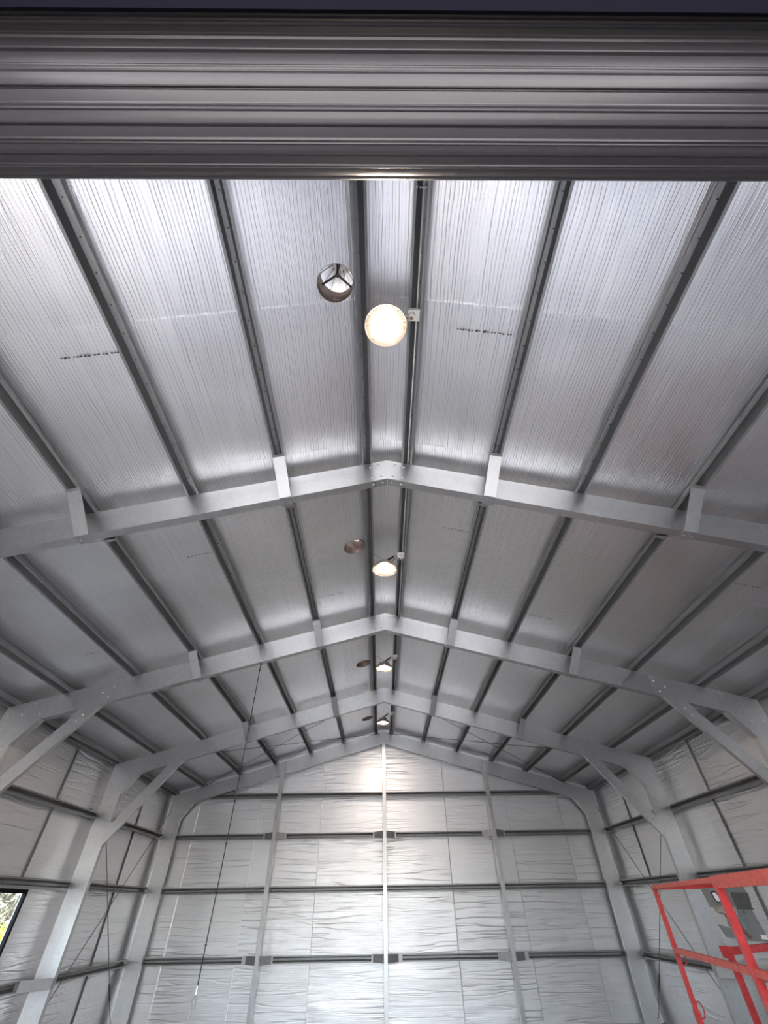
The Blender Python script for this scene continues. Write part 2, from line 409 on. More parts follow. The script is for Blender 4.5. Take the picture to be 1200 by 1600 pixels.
# back
wb = MB().plate([(-XW - .05, -0.05), (XW + .05, -0.05), (XW + .05, roof(XW + .05, ZF + .04)), (0, ZF + .04), (-XW - .05, roof(XW + .05, ZF + .04))], YB + 0.03, 0.04).build('wall_back', M_ROOFSHEET)
tag(wb, 'gable end wall lined with wrinkled silver foil', 'wall', kind='structure')
BX = [-XW, -4.32, -2.91, -1.45, 0.02, 1.46, 2.90, 4.15, XW]
for k in range(len(BX) - 1):
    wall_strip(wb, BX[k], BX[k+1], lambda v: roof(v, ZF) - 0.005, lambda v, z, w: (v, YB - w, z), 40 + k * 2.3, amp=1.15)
# sides
SY = [YF, 2.05, 3.45, 4.85, 6.27, 7.69, 9.10, 10.52, YB]
for sgn, nm in ((-1, 'wall_left'), (1, 'wall_right')):
    mb = MB(); zt = zt_side(0) + 0.03; xo, xi = sgn * (XW + 0.07), sgn * (XW + 0.03)
    xa, xb = min(xo, xi), max(xo, xi)
    if sgn < 0:
        mb.box((xa, YF, -0.05), (xb, WY0, zt)); mb.box((xa, WY1, -0.05), (xb, YB + .07, zt)); mb.box((xa, WY0, -0.05), (xb, WY1, WZ0)); mb.box((xa, WY0, WZ1), (xb, WY1, zt))
    else: mb.box((xa, YF, -0.05), (xb, YB + .07, zt))
    w_ = mb.build(nm, M_ROOFSHEET)
    tag(w_, 'long side wall lined with silver foil, with the black framed window' if sgn < 0 else 'long side wall lined with silver foil, behind the red lift', 'wall', kind='structure')
    for k in range(len(SY) - 1):
        ov = sgn < 0 and SY[k] < WY1 and SY[k+1] > WY0
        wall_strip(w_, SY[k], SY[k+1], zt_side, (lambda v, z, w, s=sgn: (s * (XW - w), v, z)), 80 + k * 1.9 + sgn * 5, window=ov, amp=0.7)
# dark joint lines where side strips meet
for sgn, wn_ in ((-1, 'wall_left'), (1, 'wall_right')):
    for yy in (4.85, 7.69, 10.52):
        z0 = 1.95 if (sgn < 0 and 7 < yy < 8) or (sgn > 0 and yy > 10) else 0.0
        mb = MB().box((sgn * XW - 0.011, yy - 0.0015, z0), (sgn * XW + 0.011, yy + 0.0015, zt_side(0)))
        mb.build('joint_tape', M_INK, bpy.data.objects[wn_])
# front wall around the roller door
DX, DZ = 1.50, 3.30
mb = MB()
zt = lambda x: roof(x, ZF + 0.04)
for s in (-1, 1):
    mb.plate([(s*DX, -0.05), (s*(XW+.05), -0.05), (s*(XW+.05), zt(XW+.05)), (s*DX, zt(DX))], YF - 0.04, 0.04)
mb.plate([(-DX, DZ), (DX, DZ), (DX, zt(DX)), (0, ZF + 0.04), (-DX, zt(DX))], YF - 0.04, 0.04)
wf = mb.build('wall_front', M_ROOFSHEET); tag(wf, 'gable front wall around the open roller door', 'wall', kind='structure')

# ------------------------------------------------------------------ roller door
door = thing('door_1', (0, 0.065, 3.55), 'rolled up charcoal roller door over the entrance', 'roller door'); door['kind'] = 'structure'
DC = (0.0, 0.065, 3.55)
prof = []
R0 = 0.193
# ribbed curtain: raised flat pans with narrow beads, seen from below
def rad(th):
    # th degrees, 0 is straight down
    ph = (th + 12.0) % 24.0
    k = [(0, -0.006), (0.8, -0.006), (1.8, 0.0), (9.4, 0.0015), (10.2, 0.0055), (11.0, 0.0055), (11.6, 0.0035), (12.6, 0.0035), (13.2, 0.0055), (13.8, 0.005), (14.8, 0.001), (19, 0.0045), (22.6, 0.0055), (23.4, 0.004), (24, -0.006)]
    for (a, b), (c, d) in zip(k[:-1], k[1:]):
        if a <= ph <= c: return R0 + b + (d - b) * (ph - a) / (c - a)
    r = R0
    return r
XL, XR_ = -1.43, 1.345
ang = [i * 0.6 for i in range(600)]
V = []; F = []
n = len(ang)
xs = [XL, XR_]
for x in xs:
    for t in ang:
        r = rad(t); a = math.radians(t); V.append((x, DC[1] + math.sin(a) * r, DC[2] - math.cos(a) * r))
for i in range(n):
    j = (i + 1) % n; F.append((i, j, j + n, i + n))
F.append(tuple(range(n))[::-1]); F.append(tuple(range(n, 2*n)))
cur = mk('curtain_roll', V, F, M_DOOR, door)
for p in cur.data.polygons: p.use_smooth = len(p.vertices) == 4
cur.data.set_sharp_from_angle(angle=math.radians(20))
for x in (XL - 0.02, XR_ + 0.02):
    MB().lathe([(0.19, -0.012), (0.198, -0.008), (0.198, 0.008), (0.19, 0.012)], (x, DC[1], DC[2]), 48, 'x').build('end_disc', M_DOOR, door, angle=30)
for s, x in ((-1, XL - 0.07), (1, XR_ + 0.07)):
    MB().box((x - 0.004, YF, DC[2] - 0.03), (x + 0.004, DC[1] + 0.1, DC[2] + 0.22)).tube([(x - 0.06 * s, DC[1], DC[2]), (x + 0.02 * s, DC[1], DC[2])], 0.025, 10).build('mounting_bracket', M_GALV, door)
for s in (-1, 1):
    MB().box((s * DX - 0.05, YF, 0.0), (s * DX + 0.05, YF + 0.07, DZ)).build('guide_track', M_DOOR, door)
MB().box((-DX - 0.1, YF, DZ + 0.03), (DX + 0.1, -0.122, DZ + 0.13)).build('lintel', M_HEAD, door)

# ------------------------------------------------------------------ bolts
bolt_me = None
def bolt_mesh():
    mb = MB().lathe([(0.016, 0.0), (0.016, -0.003)], (0, 0, 0), 12, 'y').lathe([(0.0115, -0.003), (0.0115, -0.011), (0.008, -0.013)], (0, 0, 0), 6, 'y')
    me = bpy.data.meshes.new('bolt'); me.from_pydata([tuple(v) for v in mb.v], [], mb.f); me.materials.append(M_BOLT); return me
bolt_me = bolt_mesh()
def bolt(x, y, z, parent, rot=None, s=1.0):
    o = bpy.data.objects.new('bolt', bolt_me); COL.objects.link(o); o.parent = parent
    m = Matrix.Translation((x, y, z)) @ (rot.to_4x4() if rot else Matrix.Identity(4)) @ Matrix.Scale(s, 4)
    pinv = parent.matrix_parent_inverse.copy() if parent.parent else Matrix.Identity(4)
    o.matrix_parent_inverse = Matrix.Identity(4)
    o.matrix_basis = m
    return o

# ------------------------------------------------------------------ portal frames
def c_sec(depth, fl=0.08, lip=0.018):
    return [(0, 0)] and [(lip, fl), (0, fl), (0, 0), (depth, 0), (depth, fl), (depth - lip, fl)]
DEP = (ZR - ZB) * CA
def rafter(name, s, yf, x0, x1, parent):
    # a = distance down from the top line (perpendicular), b = away from the door
    def end(xe):
        def fn(a, b):
            nx, nz = -s * SA, -CA     # inward normal of the slope, downwards
            # point on slope line then slide along the slope to reach x = xe
            px, pz = a * nx, ZR + a * nz
            dx, dz = s * CA, -SA
            t = (s * xe - px) / dx
            return Vector((s * xe, yf + b, pz + dz * t))
        return fn
    return sweep(MB(), c_sec(DEP), 0.0035, end(x0), end(x1)).build(name, M_GALV, parent)
def column(s, yf, parent):
    def bot(a, b): return Vector((s * (XO - a), yf + b, 0.0))
    def top(a, b): return Vector((s * (XO - a), yf + b, roof(XO - a) - 0.002))
    return sweep(MB(), c_sec(XO - XI), 0.0035, bot, top).build('column', M_GALV, parent)

def fly_brace(s, x, yf, parent, reach=0.27, both=True):
    """bent strap from a purlin under the rafter to the purlin again"""
    w = 0.052
    mb = MB()
    def strip(pts, t=0.004):
        for (ya, za, xa), (yb, zb, xb) in zip(pts[:-1], pts[1:]):
            v = []
            for (yy, zz, xx) in ((ya, za, xa), (yb, zb, xb)):
                for k in (-1, 1):
                    X = s * (xx + k * w)
                    zz2 = zz - RISE * (k * w)
                    v.append((X, yy, zz2))
            v += [(p[0], p[1], p[2] - t) for p in v]
            mb.add(v, [(0,1,3,2),(4,6,7,5),(0,4,5,1),(2,3,7,6),(0,2,6,4),(1,5,7,3)])
    zt_ = roof(x) - 0.001; xb = x - 0.055; zb_ = roof(xb, ZB) - 0.001
    strip([(yf - reach - 0.03, zt_, x), (yf - reach, zt_, x), (yf - 0.012, zb_, xb), (yf + 0.082, zb_, xb)])
    strip([(yf + 0.082, zb_, xb), (yf + 0.09, zb_, xb), (yf + 0.09 + reach, zt_, x), (yf + 0.12 + reach, zt_, x)])
    o = mb.build('fly_brace', M_PLATE, parent)
    return o

FRAME_LABELS = ['steel portal frame set against the front wall beside the roller door',
    'steel portal frame between the first and second ceiling lamps from the roller door',
    'steel portal frame with the hanging cord tied to its rafter',
    'steel portal frame carrying cross bracing wires towards the gable end wall',
    'steel gable frame standing against the foil end wall with three posts']
frames = []
for i, yf in enumerate(FR):
    fr = thing('portal_frame', (0, yf, 0), FRAME_LABELS[i], 'steel frame', 'portal frames along the shed'); frames.append(fr)
    for s in (-1, 1):
        rafter('rafter', s, yf, 0.004, 4.70, fr)
        column(s, yf, fr)
        # knee plate with a folded edge along its sloping side
        yp = yf - 0.005
        poly = [(4.43, roof(4.43) - 0.012), (4.43, roof(4.43, ZB) + 0.0), (4.45, roof(4.45, ZB)), (XI - 0.002, 3.09), (XI - 0.002, 2.98), (XO - 0.004, 2.98), (XO - 0.004, roof(XO) - 0.012)]
        kp = MB().plate([(s * a, b) for a, b in poly], yp, 0.004)
        kp.add([(s*4.45, yp, roof(4.45, ZB)), (s*(XI-.002), yp, 3.09), (s*(XI-.002), yp + 0.09, 3.09), (s*4.45, yp + 0.09, roof(4.45, ZB)),
                (s*4.452, yp, roof(4.45, ZB) + .004), (s*(XI+.001), yp, 3.093), (s*(XI+.001), yp + 0.09, 3.093), (s*4.452, yp + 0.09, roof(4.45, ZB) + .004)],
               [(0,1,2,3),(7,6,5,4),(0,4,5,1),(1,5,6,2),(2,6,7,3),(3,7,4,0)])
        kp = kp.build('knee_plate', M_GALV, fr)
        for (bx, bz) in [(4.50, 3.62), (4.50, 3.46), (4.62, 3.58), (4.72, 3.45), (4.88, 3.42), (4.72, 3.28), (4.88, 3.28), (4.74, 3.05), (4.88, 3.05)]:
            bolt(s * bx, yp, bz, kp, s=0.8)
        if i < 4:
            # knee brace: channel between rafter and column, with gussets at both ends
            A = Vector((3.735, 3.577)); B = Vector((4.665, 2.376)); d = (B - A).normalized(); nrm = Vector((-d.y, d.x))
            if nrm.x < 0: nrm = -nrm
            W = 0.158
            yb = yf - 0.004
            def endA(a, b):
                p = A + nrm * a            # slide to the rafter's lower edge
                t = ((roof(p.x, ZB) - 0.002) - p.y) / (d.y + RISE * d.x)
                p = p + d * t; return Vector((s * p.x, yb + b, p.y))
            def endB(a, b):
                p = A + nrm * a; t = (XI - 0.001 - p.x) / d.x; p = p + d * t; return Vector((s * p.x, yb + b, p.y))
            sweep(MB(), [(0.014, 0.055), (0, 0.055), (0, 0), (W, 0), (W, 0.055), (W - 0.014, 0.055)], 0.003, endA, endB).build('knee_brace', M_GALV, fr)
            P1 = A + d * 0.34; P2 = P1 + nrm * W
            up = [(3.62, roof(3.62) - 0.012), (3.62, roof(3.62, ZB)), (A.x, A.y), (P1.x, P1.y), (P2.x, P2.y), (4.0, roof(4.0, ZB)), (4.02, roof(4.02, ZB) + 0.05), (3.80, roof(3.80) - 0.012)]
            gp = MB().plate([(s * a, b) for a, b in up], yf - 0.009, 0.004).build('gusset_plate', M_GALV, fr)
            for (bx, bz) in [(3.68, 3.80), (3.70, 3.66), (3.80, 3.72), (3.93, 3.44), (3.98, 3.36)]: bolt(s * bx, yf - 0.009, bz, gp, s=0.8)
            Q1 = B - d * 0.26; Q2 = Q1 + nrm * W
            lo = [(Q1.x, Q1.y), (B.x, B.y), (XI, 2.24), (XO - 0.004, 2.24), (XO - 0.004, 2.70), (XI + 0.06, 2.72), (Q2.x, Q2.y)]
            gp = MB().plate([(s * a, b) for a, b in lo], yf - 0.009, 0.004).build('gusset_plate', M_GALV, fr)
            for (bx, bz) in [(4.50, 2.70), (4.55, 2.62), (4.74, 2.52), (4.88, 2.52), (4.74, 2.29), (4.88, 2.29)]: bolt(s * bx, yf - 0.009, bz, gp, s=0.8)
            # strap from the low girt to the column
            mb = MB(); zg = 0.872
            for (xa, ya, xb_, yb_) in [(XO + 0.02, yf - 0.36, XO + 0.0, yf - 0.30), (XO + 0.0, yf - 0.30, XI, yf - 0.014), (XI, yf - 0.014, XI - 0.001, yf + 0.08)]:
                v = [(s*xa, ya, zg - .055), (s*xb_, yb_, zg - .055), (s*xb_, yb_, zg + .055), (s*xa, ya, zg + .055)]
                v += [(a[0] - s * 0.003, a[1] - 0.003, a[2]) for a in v]
                mb.add(v, [(0,1,2,3),(7,6,5,4),(0,4,5,1),(1,5,6,2),(2,6,7,3),(3,7,4,0)])
            mb.build('girt_strap', M_PLATE, fr)
        if 0 < i < 4:
            for xp in (1.002, 2.65):
                fb = fly_brace(s, xp, yf, fr, 0.275)
                for k in (-1, 1):
                    xx = xp - 0.055 + k * 0.03
                    bolt(s * xx, yf + 0.045, roof(xx, ZB) - 0.0055, fb, Matrix.Rotation(math.radians(90), 3, 'X'), 0.55)
    # apex plate
    if i < 4:
        yp = yf - 0.005
        ap = MB().plate([(-0.20, roof(0.20) - 0.006), (-0.20, roof(0.2, ZB) + 0.004), (0, ZB + 0.004), (0.20, roof(0.2, ZB) + 0.004), (0.20, roof(0.20) - 0.006), (0, ZR - 0.004)], yp, 0.004).build('apex_plate', M_GALV, fr)
        for s in (-1, 1):
            for (bx, dz) in [(0.085, 0.235), (0.165, 0.21), (0.055, 0.05), (0.145, 0.055)]: bolt(s * bx, yp, roof(bx, ZB) + dz - 0.0, ap)
            for bx in (0.045, 0.135): bolt(s * bx, yf + 0.04, roof(bx, ZB) - 0.001, ap, Matrix.Rotation(math.radians(90), 3, 'X'), 0.7)

# ------------------------------------------------------------------ roof purlins (top-hat, open side down)
HATR = [(-0.053, 0.007), (-0.053, 0), (-0.034, 0), (-0.015, 0.096), (0.015, 0.096), (0.034, 0), (0.053, 0), (0.053, 0.007)]
HAT = HATR
PX = [0.199, 1.002, 1.813, 2.65, 3.458, 4.286, 4.90]
ORD = ['beside the ridge lamps', 'first below the ridge purlin', 'second below the ridge purlin', 'third below the ridge purlin', 'fourth below the ridge purlin', 'lowest before the eave purlin', 'along the eave']
for s, side in ((-1, 'window side'), (1, 'red lift side')):
    for j, x in enumerate(PX):
        o = thing('roof_purlin', (s * x, 5.7, roof(x)), f'galvanised top-hat roof purlin {ORD[j]}, {side}', 'purlin', 'roof purlins')
        def at(yy):
            def fn(a, b): return Vector((s * x + a * CA + s * b * SA * 1.0, yy, roof(x) - s * a * SA + b * CA))
            return fn
        sweep(MB(), HATR, 0.002, at(YF + 0.02), at(YB - 0.02)).build('channel', M_PURL, o)
        mb = MB(); yy = -0.1
        while yy < 6.0:
            c = at(yy)(0.006, 0.0945); mb.tube([c, c + Vector((0, 0, -0.012))], 0.0040, 5); yy += 0.19
        sc_ = mb.build('screw_tips', M_HOLE, o); sc_['kind'] = 'stuff'

# ------------------------------------------------------------------ wall girts
GZ = [3.525, 2.764, 1.872, 0.872]
GL = ['highest', 'second highest', 'third highest', 'lowest']
for j, z in enumerate(GZ):
    hw = XO - 0.0 if j else (ZR - 3.60) / RISE
    hw = min(hw, XW - 0.03)
    o = thing('end_wall_girt', (0, YB - 0.07, z), f'{GL[j]} horizontal steel girt across the gable end wall', 'girt', 'end wall girts')
    def at(xx):
        def fn(a, b): return Vector((xx, 11.775 + b, z + a))
        return fn
    sweep(MB(), HAT, 0.002, at(-hw), at(hw)).build('channel', M_PURL, o)
for s, side in ((-1, 'window side wall'), (1, 'side wall behind the red lift')):
    for j, z in enumerate(GZ[1:]):
        z += 0.012 if j == 0 else (0.02 if j == 1 else -0.0)
        o = thing('side_wall_girt', (s * (XO + 0.03), 5.7, z), f"{['highest', 'middle', 'lowest'][j]} horizontal steel girt along the {side}", 'girt', 'side wall girts')
        def at(yy):
            def fn(a, b): return Vector((s * (XO + b), yy, z + a))
            return fn
        if j == 2 and s < 0 and False: pass
        sweep(MB(), HAT, 0.002, at(YF + 0.02), at(YB - 0.08)).build('channel', M_PURL, o)

# ------------------------------------------------------------------ gable posts
for xm, lab in ((-2.46, 'steel gable post nearer the window side on the foil end wall'), (0.0, 'middle steel gable post under the ridge of the end wall'), (2.46, 'steel gable post nearer the red lift side on the foil end wall')):
    po = thing('gable_post', (xm, YB - 0.15, 0), lab, 'post', 'gable posts')
    y0, y1 = 11.625, 11.772
    pr = [(-0.038 + 0.0, 0.0)]
    sec = [(0.038, 0.016), (0.038, 0.0), (-0.038, 0.0), (-0.038, y1 - y0), (0.038, y1 - y0), (0.038, y1 - y0 - 0.016)]
    if xm < 0: sec = [(-a, b) for a, b in sec]
    def at(top):
        def fn(a, b): return Vector((xm + a, y0 + b, (roof(xm + a) - 0.03) if top else 0.0))
        return fn
    sweep(MB(), sec, 0.003 if xm >= 0 else -0.003, at(False), at(True)).build('channel', M_GALV, po)
    s = -1 if xm <= 0 else 1
    if xm: 
        cl = MB().box((xm - s * 0.04 - 0.003 - (0.0 if s > 0 else 0), y0 + 0.012, roof(xm) - 0.33), (xm - s * 0.04 + 0.003, y0 + 0.10, roof(xm) - 0.06)).box((xm - s * 0.04 - (0.045 if s > 0 else 0.0), y0 + 0.055, roof(xm) - 0.33), (xm - s * 0.04 + (0.0 if s > 0 else 0.045), y0 + 0.062, roof(xm) - 0.06))
        cl.build('cleat', M_GALV, po)
    for z in (GZ[1], GZ[3]):
        for k in (-1, 1):
            L = 0.19 if z > 2 else 0.21; tab = 0.03 if (z > 2 or k * (1 if xm >= 0 else -1) < 0) else 0.075
            mb = MB()
            for (xa, ya, xb_, yb_) in [(0.034, y0 - 0.004, 0.038 + L, 11.771), (0.038 + L, 11.771, 0.038 + L + tab, 11.771)]:
                v = [(xm + k*xa, ya, z - .062), (xm + k*xb_, yb_, z - .056), (xm + k*xb_, yb_, z + .056), (xm + k*xa, ya, z + .062)]
                v += [(a[0], a[1] - 0.003, a[2]) for a in v]
                mb.add(v, [(0,1,2,3),(7,6,5,4),(0,4,5,1),(1,5,6,2),(2,6,7,3),(3,7,4,0)])
            mb.build('girt_strap', M_PLATE, po)

# ------------------------------------------------------------------ bracing wires
def brace_wire(name, p, q, label, group, tb=0.2):
    p, q = Vector(p), Vector(q); o = thing(name, p, label, 'wire', group)
    MB().tube([p, q], 0.006, 6).build('wire_rod', M_WIRE, o)
    a = p.lerp(q, tb); d = (q - p).normalized()
    MB().tube([a - d * 0.16, a - d * 0.11], 0.012, 6).tube([a + d * 0.11, a + d * 0.16], 0.012, 6).bar(a - d * 0.13 + Vector((0.012, 0, 0)), a + d * 0.13 + Vector((0.012, 0, 0)), 0.008, 0.008).bar(a - d * 0.13 - Vector((0.012, 0, 0)), a + d * 0.13 - Vector((0.012, 0, 0)), 0.008, 0.008).build('turnbuckle', M_WIRE, o)
    for e in (p, q): MB().box(e - Vector((0.02, 0.02, 0.03)), e + Vector((0.02, 0.02, 0.03))).build('end_cleat', M_GALV, o)
for s, side in ((-1, 'window side wall'), (1, 'side wall behind the red lift')):
    brace_wire('brace_wire', (s*4.90, 8.82, 0.20), (s*4.90, 11.68, 3.26), f'diagonal bracing wire rising to the gable corner on the {side}', 'wall bracing wires', 0.1)
    brace_wire('brace_wire', (s*4.90, 11.69, 0.06), (s*4.90, 8.82, 2.93), f'diagonal bracing wire dropping to the gable corner on the {side}', 'wall bracing wires', 0.17)
    rs = 'window side' if s < 0 else 'red lift side'
    brace_wire('roof_brace_wire', (s*0.22, 8.82, roof(0.22) - 0.03), (s*4.40, 11.68, roof(4.40) - 0.03), f'roof bracing wire from the ridge towards the gable eave, {rs} slope', 'roof bracing wires', 0.93)
    brace_wire('roof_brace_wire', (s*0.10, 11.68, roof(0.10) - 0.03), (s*4.62, 8.82, roof(4.62) - 0.03), f'roof bracing wire from the gable apex towards the eave, {rs} slope', 'roof bracing wires', 0.93)

# ------------------------------------------------------------------ high bay lamps
LAMP_L4 = ['round high bay lamp hanging closest to the roller door', 'second round high bay lamp from the roller door, between two portal frames', 'round high bay lamp just beyond the frame with the hanging cord', 'round high bay lamp closest to the gable end wall']
for i, (lx, ly) in enumerate(LAMPS):
    lp = thing('high_bay_lamp', (lx, ly, 4.60), LAMP_L4[i], 'lamp', 'ridge lamps')
    c = (lx, ly, 4.60)
    MB().lathe([(0.080, 0.014), (0.140, 0.008), (0.150, 0.0), (0.154, 0.006), (0.152, 0.022), (0.128, 0.030), (0.122, 0.05), (0.0001, 0.05)], c, 40).build('housing', M_LAMPB, lp, angle=35)
    MB().lathe([(0.082, 0.014), (0.081, 0.008), (0.05, 0.0), (0.0001, -0.003)], c, 40).build('diffuser', M_EMIT, lp, smooth=True)
    mb = MB()
    for k in range(36):
        t = 2 * math.pi * k / 36; a, b_ = math.cos(t), math.sin(t)
        p = Vector((lx + a * 0.092, ly + b_ * 0.092, 4.609)); q = Vector((lx + a * 0.140, ly + b_ * 0.140, 4.603))
        mb.bar(p, q, 0.006, 0.008)
    mb.build('cooling_fins', M_REFL, lp)
    MB().lathe([(0.085, 0.048), (0.085, 0.095), (0.07, 0.105), (0.0001, 0.105)], c, 28).build('driver_box', M_LAMPB, lp, angle=35)
    MB().tube([(lx + 0.02 * math.cos(t), ly, 4.725 + 0.022 * math.sin(t)) for t in [k * math.pi / 6 for k in range(13)]], 0.004, 6).build('hook', M_WIRE, lp)
    for s in (-1, 1):
        MB().tube([(lx, ly, 4.745), (s * 0.165, ly - 0.005, roof(0.165) + 0.002)], 0.0025, 5).build('hanger_wire', M_WIRE, lp)
    # junction box on the ridge purlin and its lead
    bx, by, bz = 0.176, ly, roof(0.199) - 0.03
    jb = thing('junction_box', (bx, by, bz), ['white conduit box fixed to the purlin beside the lamp nearest the roller door', 'white conduit box fixed to the purlin beside the second lamp from the roller door', 'white conduit box on the purlin beside the lamp beyond the hanging cord frame', 'white conduit box fixed to the purlin beside the lamp nearest the end wall'][i], 'junction box', 'lamp junction boxes')
    MB().box((bx - 0.033, by - 0.04, bz + 0.0), (bx + 0.055, by + 0.045, bz + 0.034)).build('back_box', M_WHITE, jb)
    MB().lathe([(0.028, 0.0), (0.030, -0.02), (0.026, -0.032), (0.0001, -0.032)], (bx - 0.005, by + 0.002, bz), 20).build('socket', M_WHITE, jb, angle=35)
    MB().lathe([(0.013, -0.032), (0.013, -0.036), (0.0001, -0.036)], (bx - 0.008, by + 0.008, bz), 14).build('socket_hole', M_RUST, jb)
    # lead with dark plug
    p0 = Vector((lx + 0.02, ly + 0.03, 4.70)); p3 = Vector((bx - 0.02, by, bz - 0.02))
    pts = []
    for k in range(13):
        t = k / 12; p = p0.lerp(p3, t) + Vector((0, 0.05 * math.sin(math.pi * t), 0.03 * math.sin(math.pi * t) - 0.05 * math.sin(2 * math.pi * t) * 0.5)); pts.append(p)
    MB().tube(pts, 0.004, 6).build('lead', M_WIRE, lp)
    MB().tube([Vector((lx + 0.015, ly + 0.01, 4.73)), Vector((lx + 0.115, ly + 0.01, 4.81))], 0.013, 8).build('plug', M_DARK, lp)

# ------------------------------------------------------------------ turbine roof vents
VL = ['round turbine roof vent opening beside the lamp nearest the roller door', 'round turbine roof vent opening beside the second lamp from the roller door', 'round turbine roof vent opening beside the lamp beyond the hanging cord frame', 'round turbine roof vent opening beside the lamp nearest the end wall']
for i, (vx, vy) in enumerate(VENTS):
    v = thing('roof_vent', (vx, vy, roof(vx, ZF)), VL[i], 'roof vent', 'turbine roof vents')
    n = 40; top = roof(vx, ZF) + 0.20
    V = []; F = []
    for (r, zz) in ((VR, -0.006), (VR, None), (VR + 0.004, None), (VR + 0.004, -0.006)):
        for k in range(n):
            t = 2 * math.pi * k / n; x = vx + r * math.cos(t); y = vy + r * math.sin(t)
            V.append((x, y, top if zz is None else roof(x, ZF) + zz))
    for i2 in range(4):
        j = (i2 + 1) % 4
        for k in range(n): F.append((i2*n+k, i2*n+(k+1) % n, j*n+(k+1) % n, j*n+k))
    mk('throat', V, F, M_THROAT, v, True)
    zc = top - 0.03
    sp = MB()
    for a in (275, 155, 35):
        t = math.radians(a); sp.bar((vx, vy, zc + 0.02), (vx + VR * math.cos(t), vy + VR * math.sin(t), zc - 0.03), 0.014, 0.012)
    sp.build('spider_arm', M_DARK, v)
    MB().lathe([(0.014, -0.02), (0.017, 0.0), (0.014, 0.02), (0.0001, 0.02)], (vx, vy, zc + 0.01), 14).build('bearing_hub', M_HOLE, v)
    MB().tube([(vx, vy, zc), (vx, vy, top + 0.30)], 0.006, 6).build('shaft', M_DARK, v)
    NV = 26
    for k in range(NV):
        t0 = 2 * math.pi * k / NV; mb = MB(); Vv = []; Ff = []
        for q in range(7):
            e = q / 6; hgt = top - 0.005 + 0.28 * e; r = VR + 0.004 + 0.055 * math.sin(math.pi * (0.12 + 0.80 * e)) - 0.075 * e * e
            for (dt, dr) in ((0, 0), (1.3 * 2 * math.pi / NV, -0.020)):
                Vv.append((vx + (r + dr) * math.cos(t0 + dt), vy + (r + dr) * math.sin(t0 + dt), hgt))
        for q in range(6): Ff.append((2*q, 2*q+1, 2*q+3, 2*q+2))
        mk('vane', Vv, Ff, M_VANE, v, True)
    cg = MB()  # added dark bars that draw the dark gaps between the vanes
    for k in range(14):
        t0 = 2 * math.pi * (k + 0.5) / 14
        pp = []
        for q in range(7):
            e = q / 6; r = VR + 0.004 + 0.055 * math.sin(math.pi * (0.12 + 0.80 * e)) - 0.075 * e * e - 0.024
            pp.append((vx + r * math.cos(t0), vy + r * math.sin(t0), top - 0.005 + 0.28 * e))
        cg.tube(pp, 0.003, 4)
    cg.build('vane_gap_lines', M_DARK, v)
    MB().lathe([(0.10, 0.265), (0.10, 0.275), (0.05, 0.295), (0.0001, 0.30)], (vx, vy, top), 28).build('top_cap', M_VANE, v, angle=40)

# small saddle clip and lead in the ridge purlin by the door
sc1 = MB().tube([(0.182, 0.47, 4.815), (0.182, 0.47, 4.80), (0.205, 0.47, 4.795), (0.222, 0.47, 4.80), (0.222, 0.47, 4.815)], 0.004, 6).bar((0.165, 0.47, 4.825), (0.165, 0.47, 4.80), 0.006, 0.01).build('saddle_clip', M_LABEL)
tag(sc1, 'small white saddle clip on the ridge purlin near the roller door', 'clip')
cd = MB().tube([(0.214, y, 4.868 + 0.003 * math.sin(y * 3)) for y in lin(-0.3, 11.6, 0.3)], 0.005, 6).build('power_cable', M_WHITE)
tag(cd, 'grey white power cable running inside the ridge purlin above the lamps', 'cable')

# ------------------------------------------------------------------ hanging cord
hc = thing('hanging_cord', (-1.772, 5.757, 0.91), 'thin dark knotted cord with a metal snap hook hanging from the rafter', 'cord')
CT = roof(1.772, ZB)
cpts = [(-1.772 + 0.012 * math.sin((z - 0.9) * 1.0), 5.757, z) for z in lin(1.06, CT + 0.01, 0.15)]
MB().tube(cpts, 0.0055, 6).build('rope', M_DARK, hc)
for z in lin(1.35, CT - 0.1, 0.36):
    MB().lathe([(0.0001, -0.012), (0.010, -0.006), (0.011, 0.0), (0.010, 0.006), (0.0001, 0.012)], (-1.772 + 0.012 * math.sin((z - 0.9) * 1.0), 5.757, z), 8).build('knot', M_DARK, hc)
MB().tube([(-1.772, 5.757, 1.09), (-1.770, 5.757, 1.04)], 0.010, 8).build('ferrule', M_BOLT, hc)
hk = [(-1.772 + 0.016 * math.sin(t), 5.757, 0.995 - 0.04 * math.cos(t)) for t in [k * 2 * math.pi / 16 for k in range(16)]]
MB().tube(hk + [hk[0]], 0.006, 6).tube([(-1.776, 5.757, 0.935), (-1.79, 5.757, 0.895)], 0.007, 6).build('snap_hook', M_BOLT, hc)
MB().tube([(-1.772, 5.757 - 0.04, CT - 0.006), (-1.772, 5.757 + 0.04, CT - 0.006)], 0.008, 6).build('tie', M_DARK, hc)

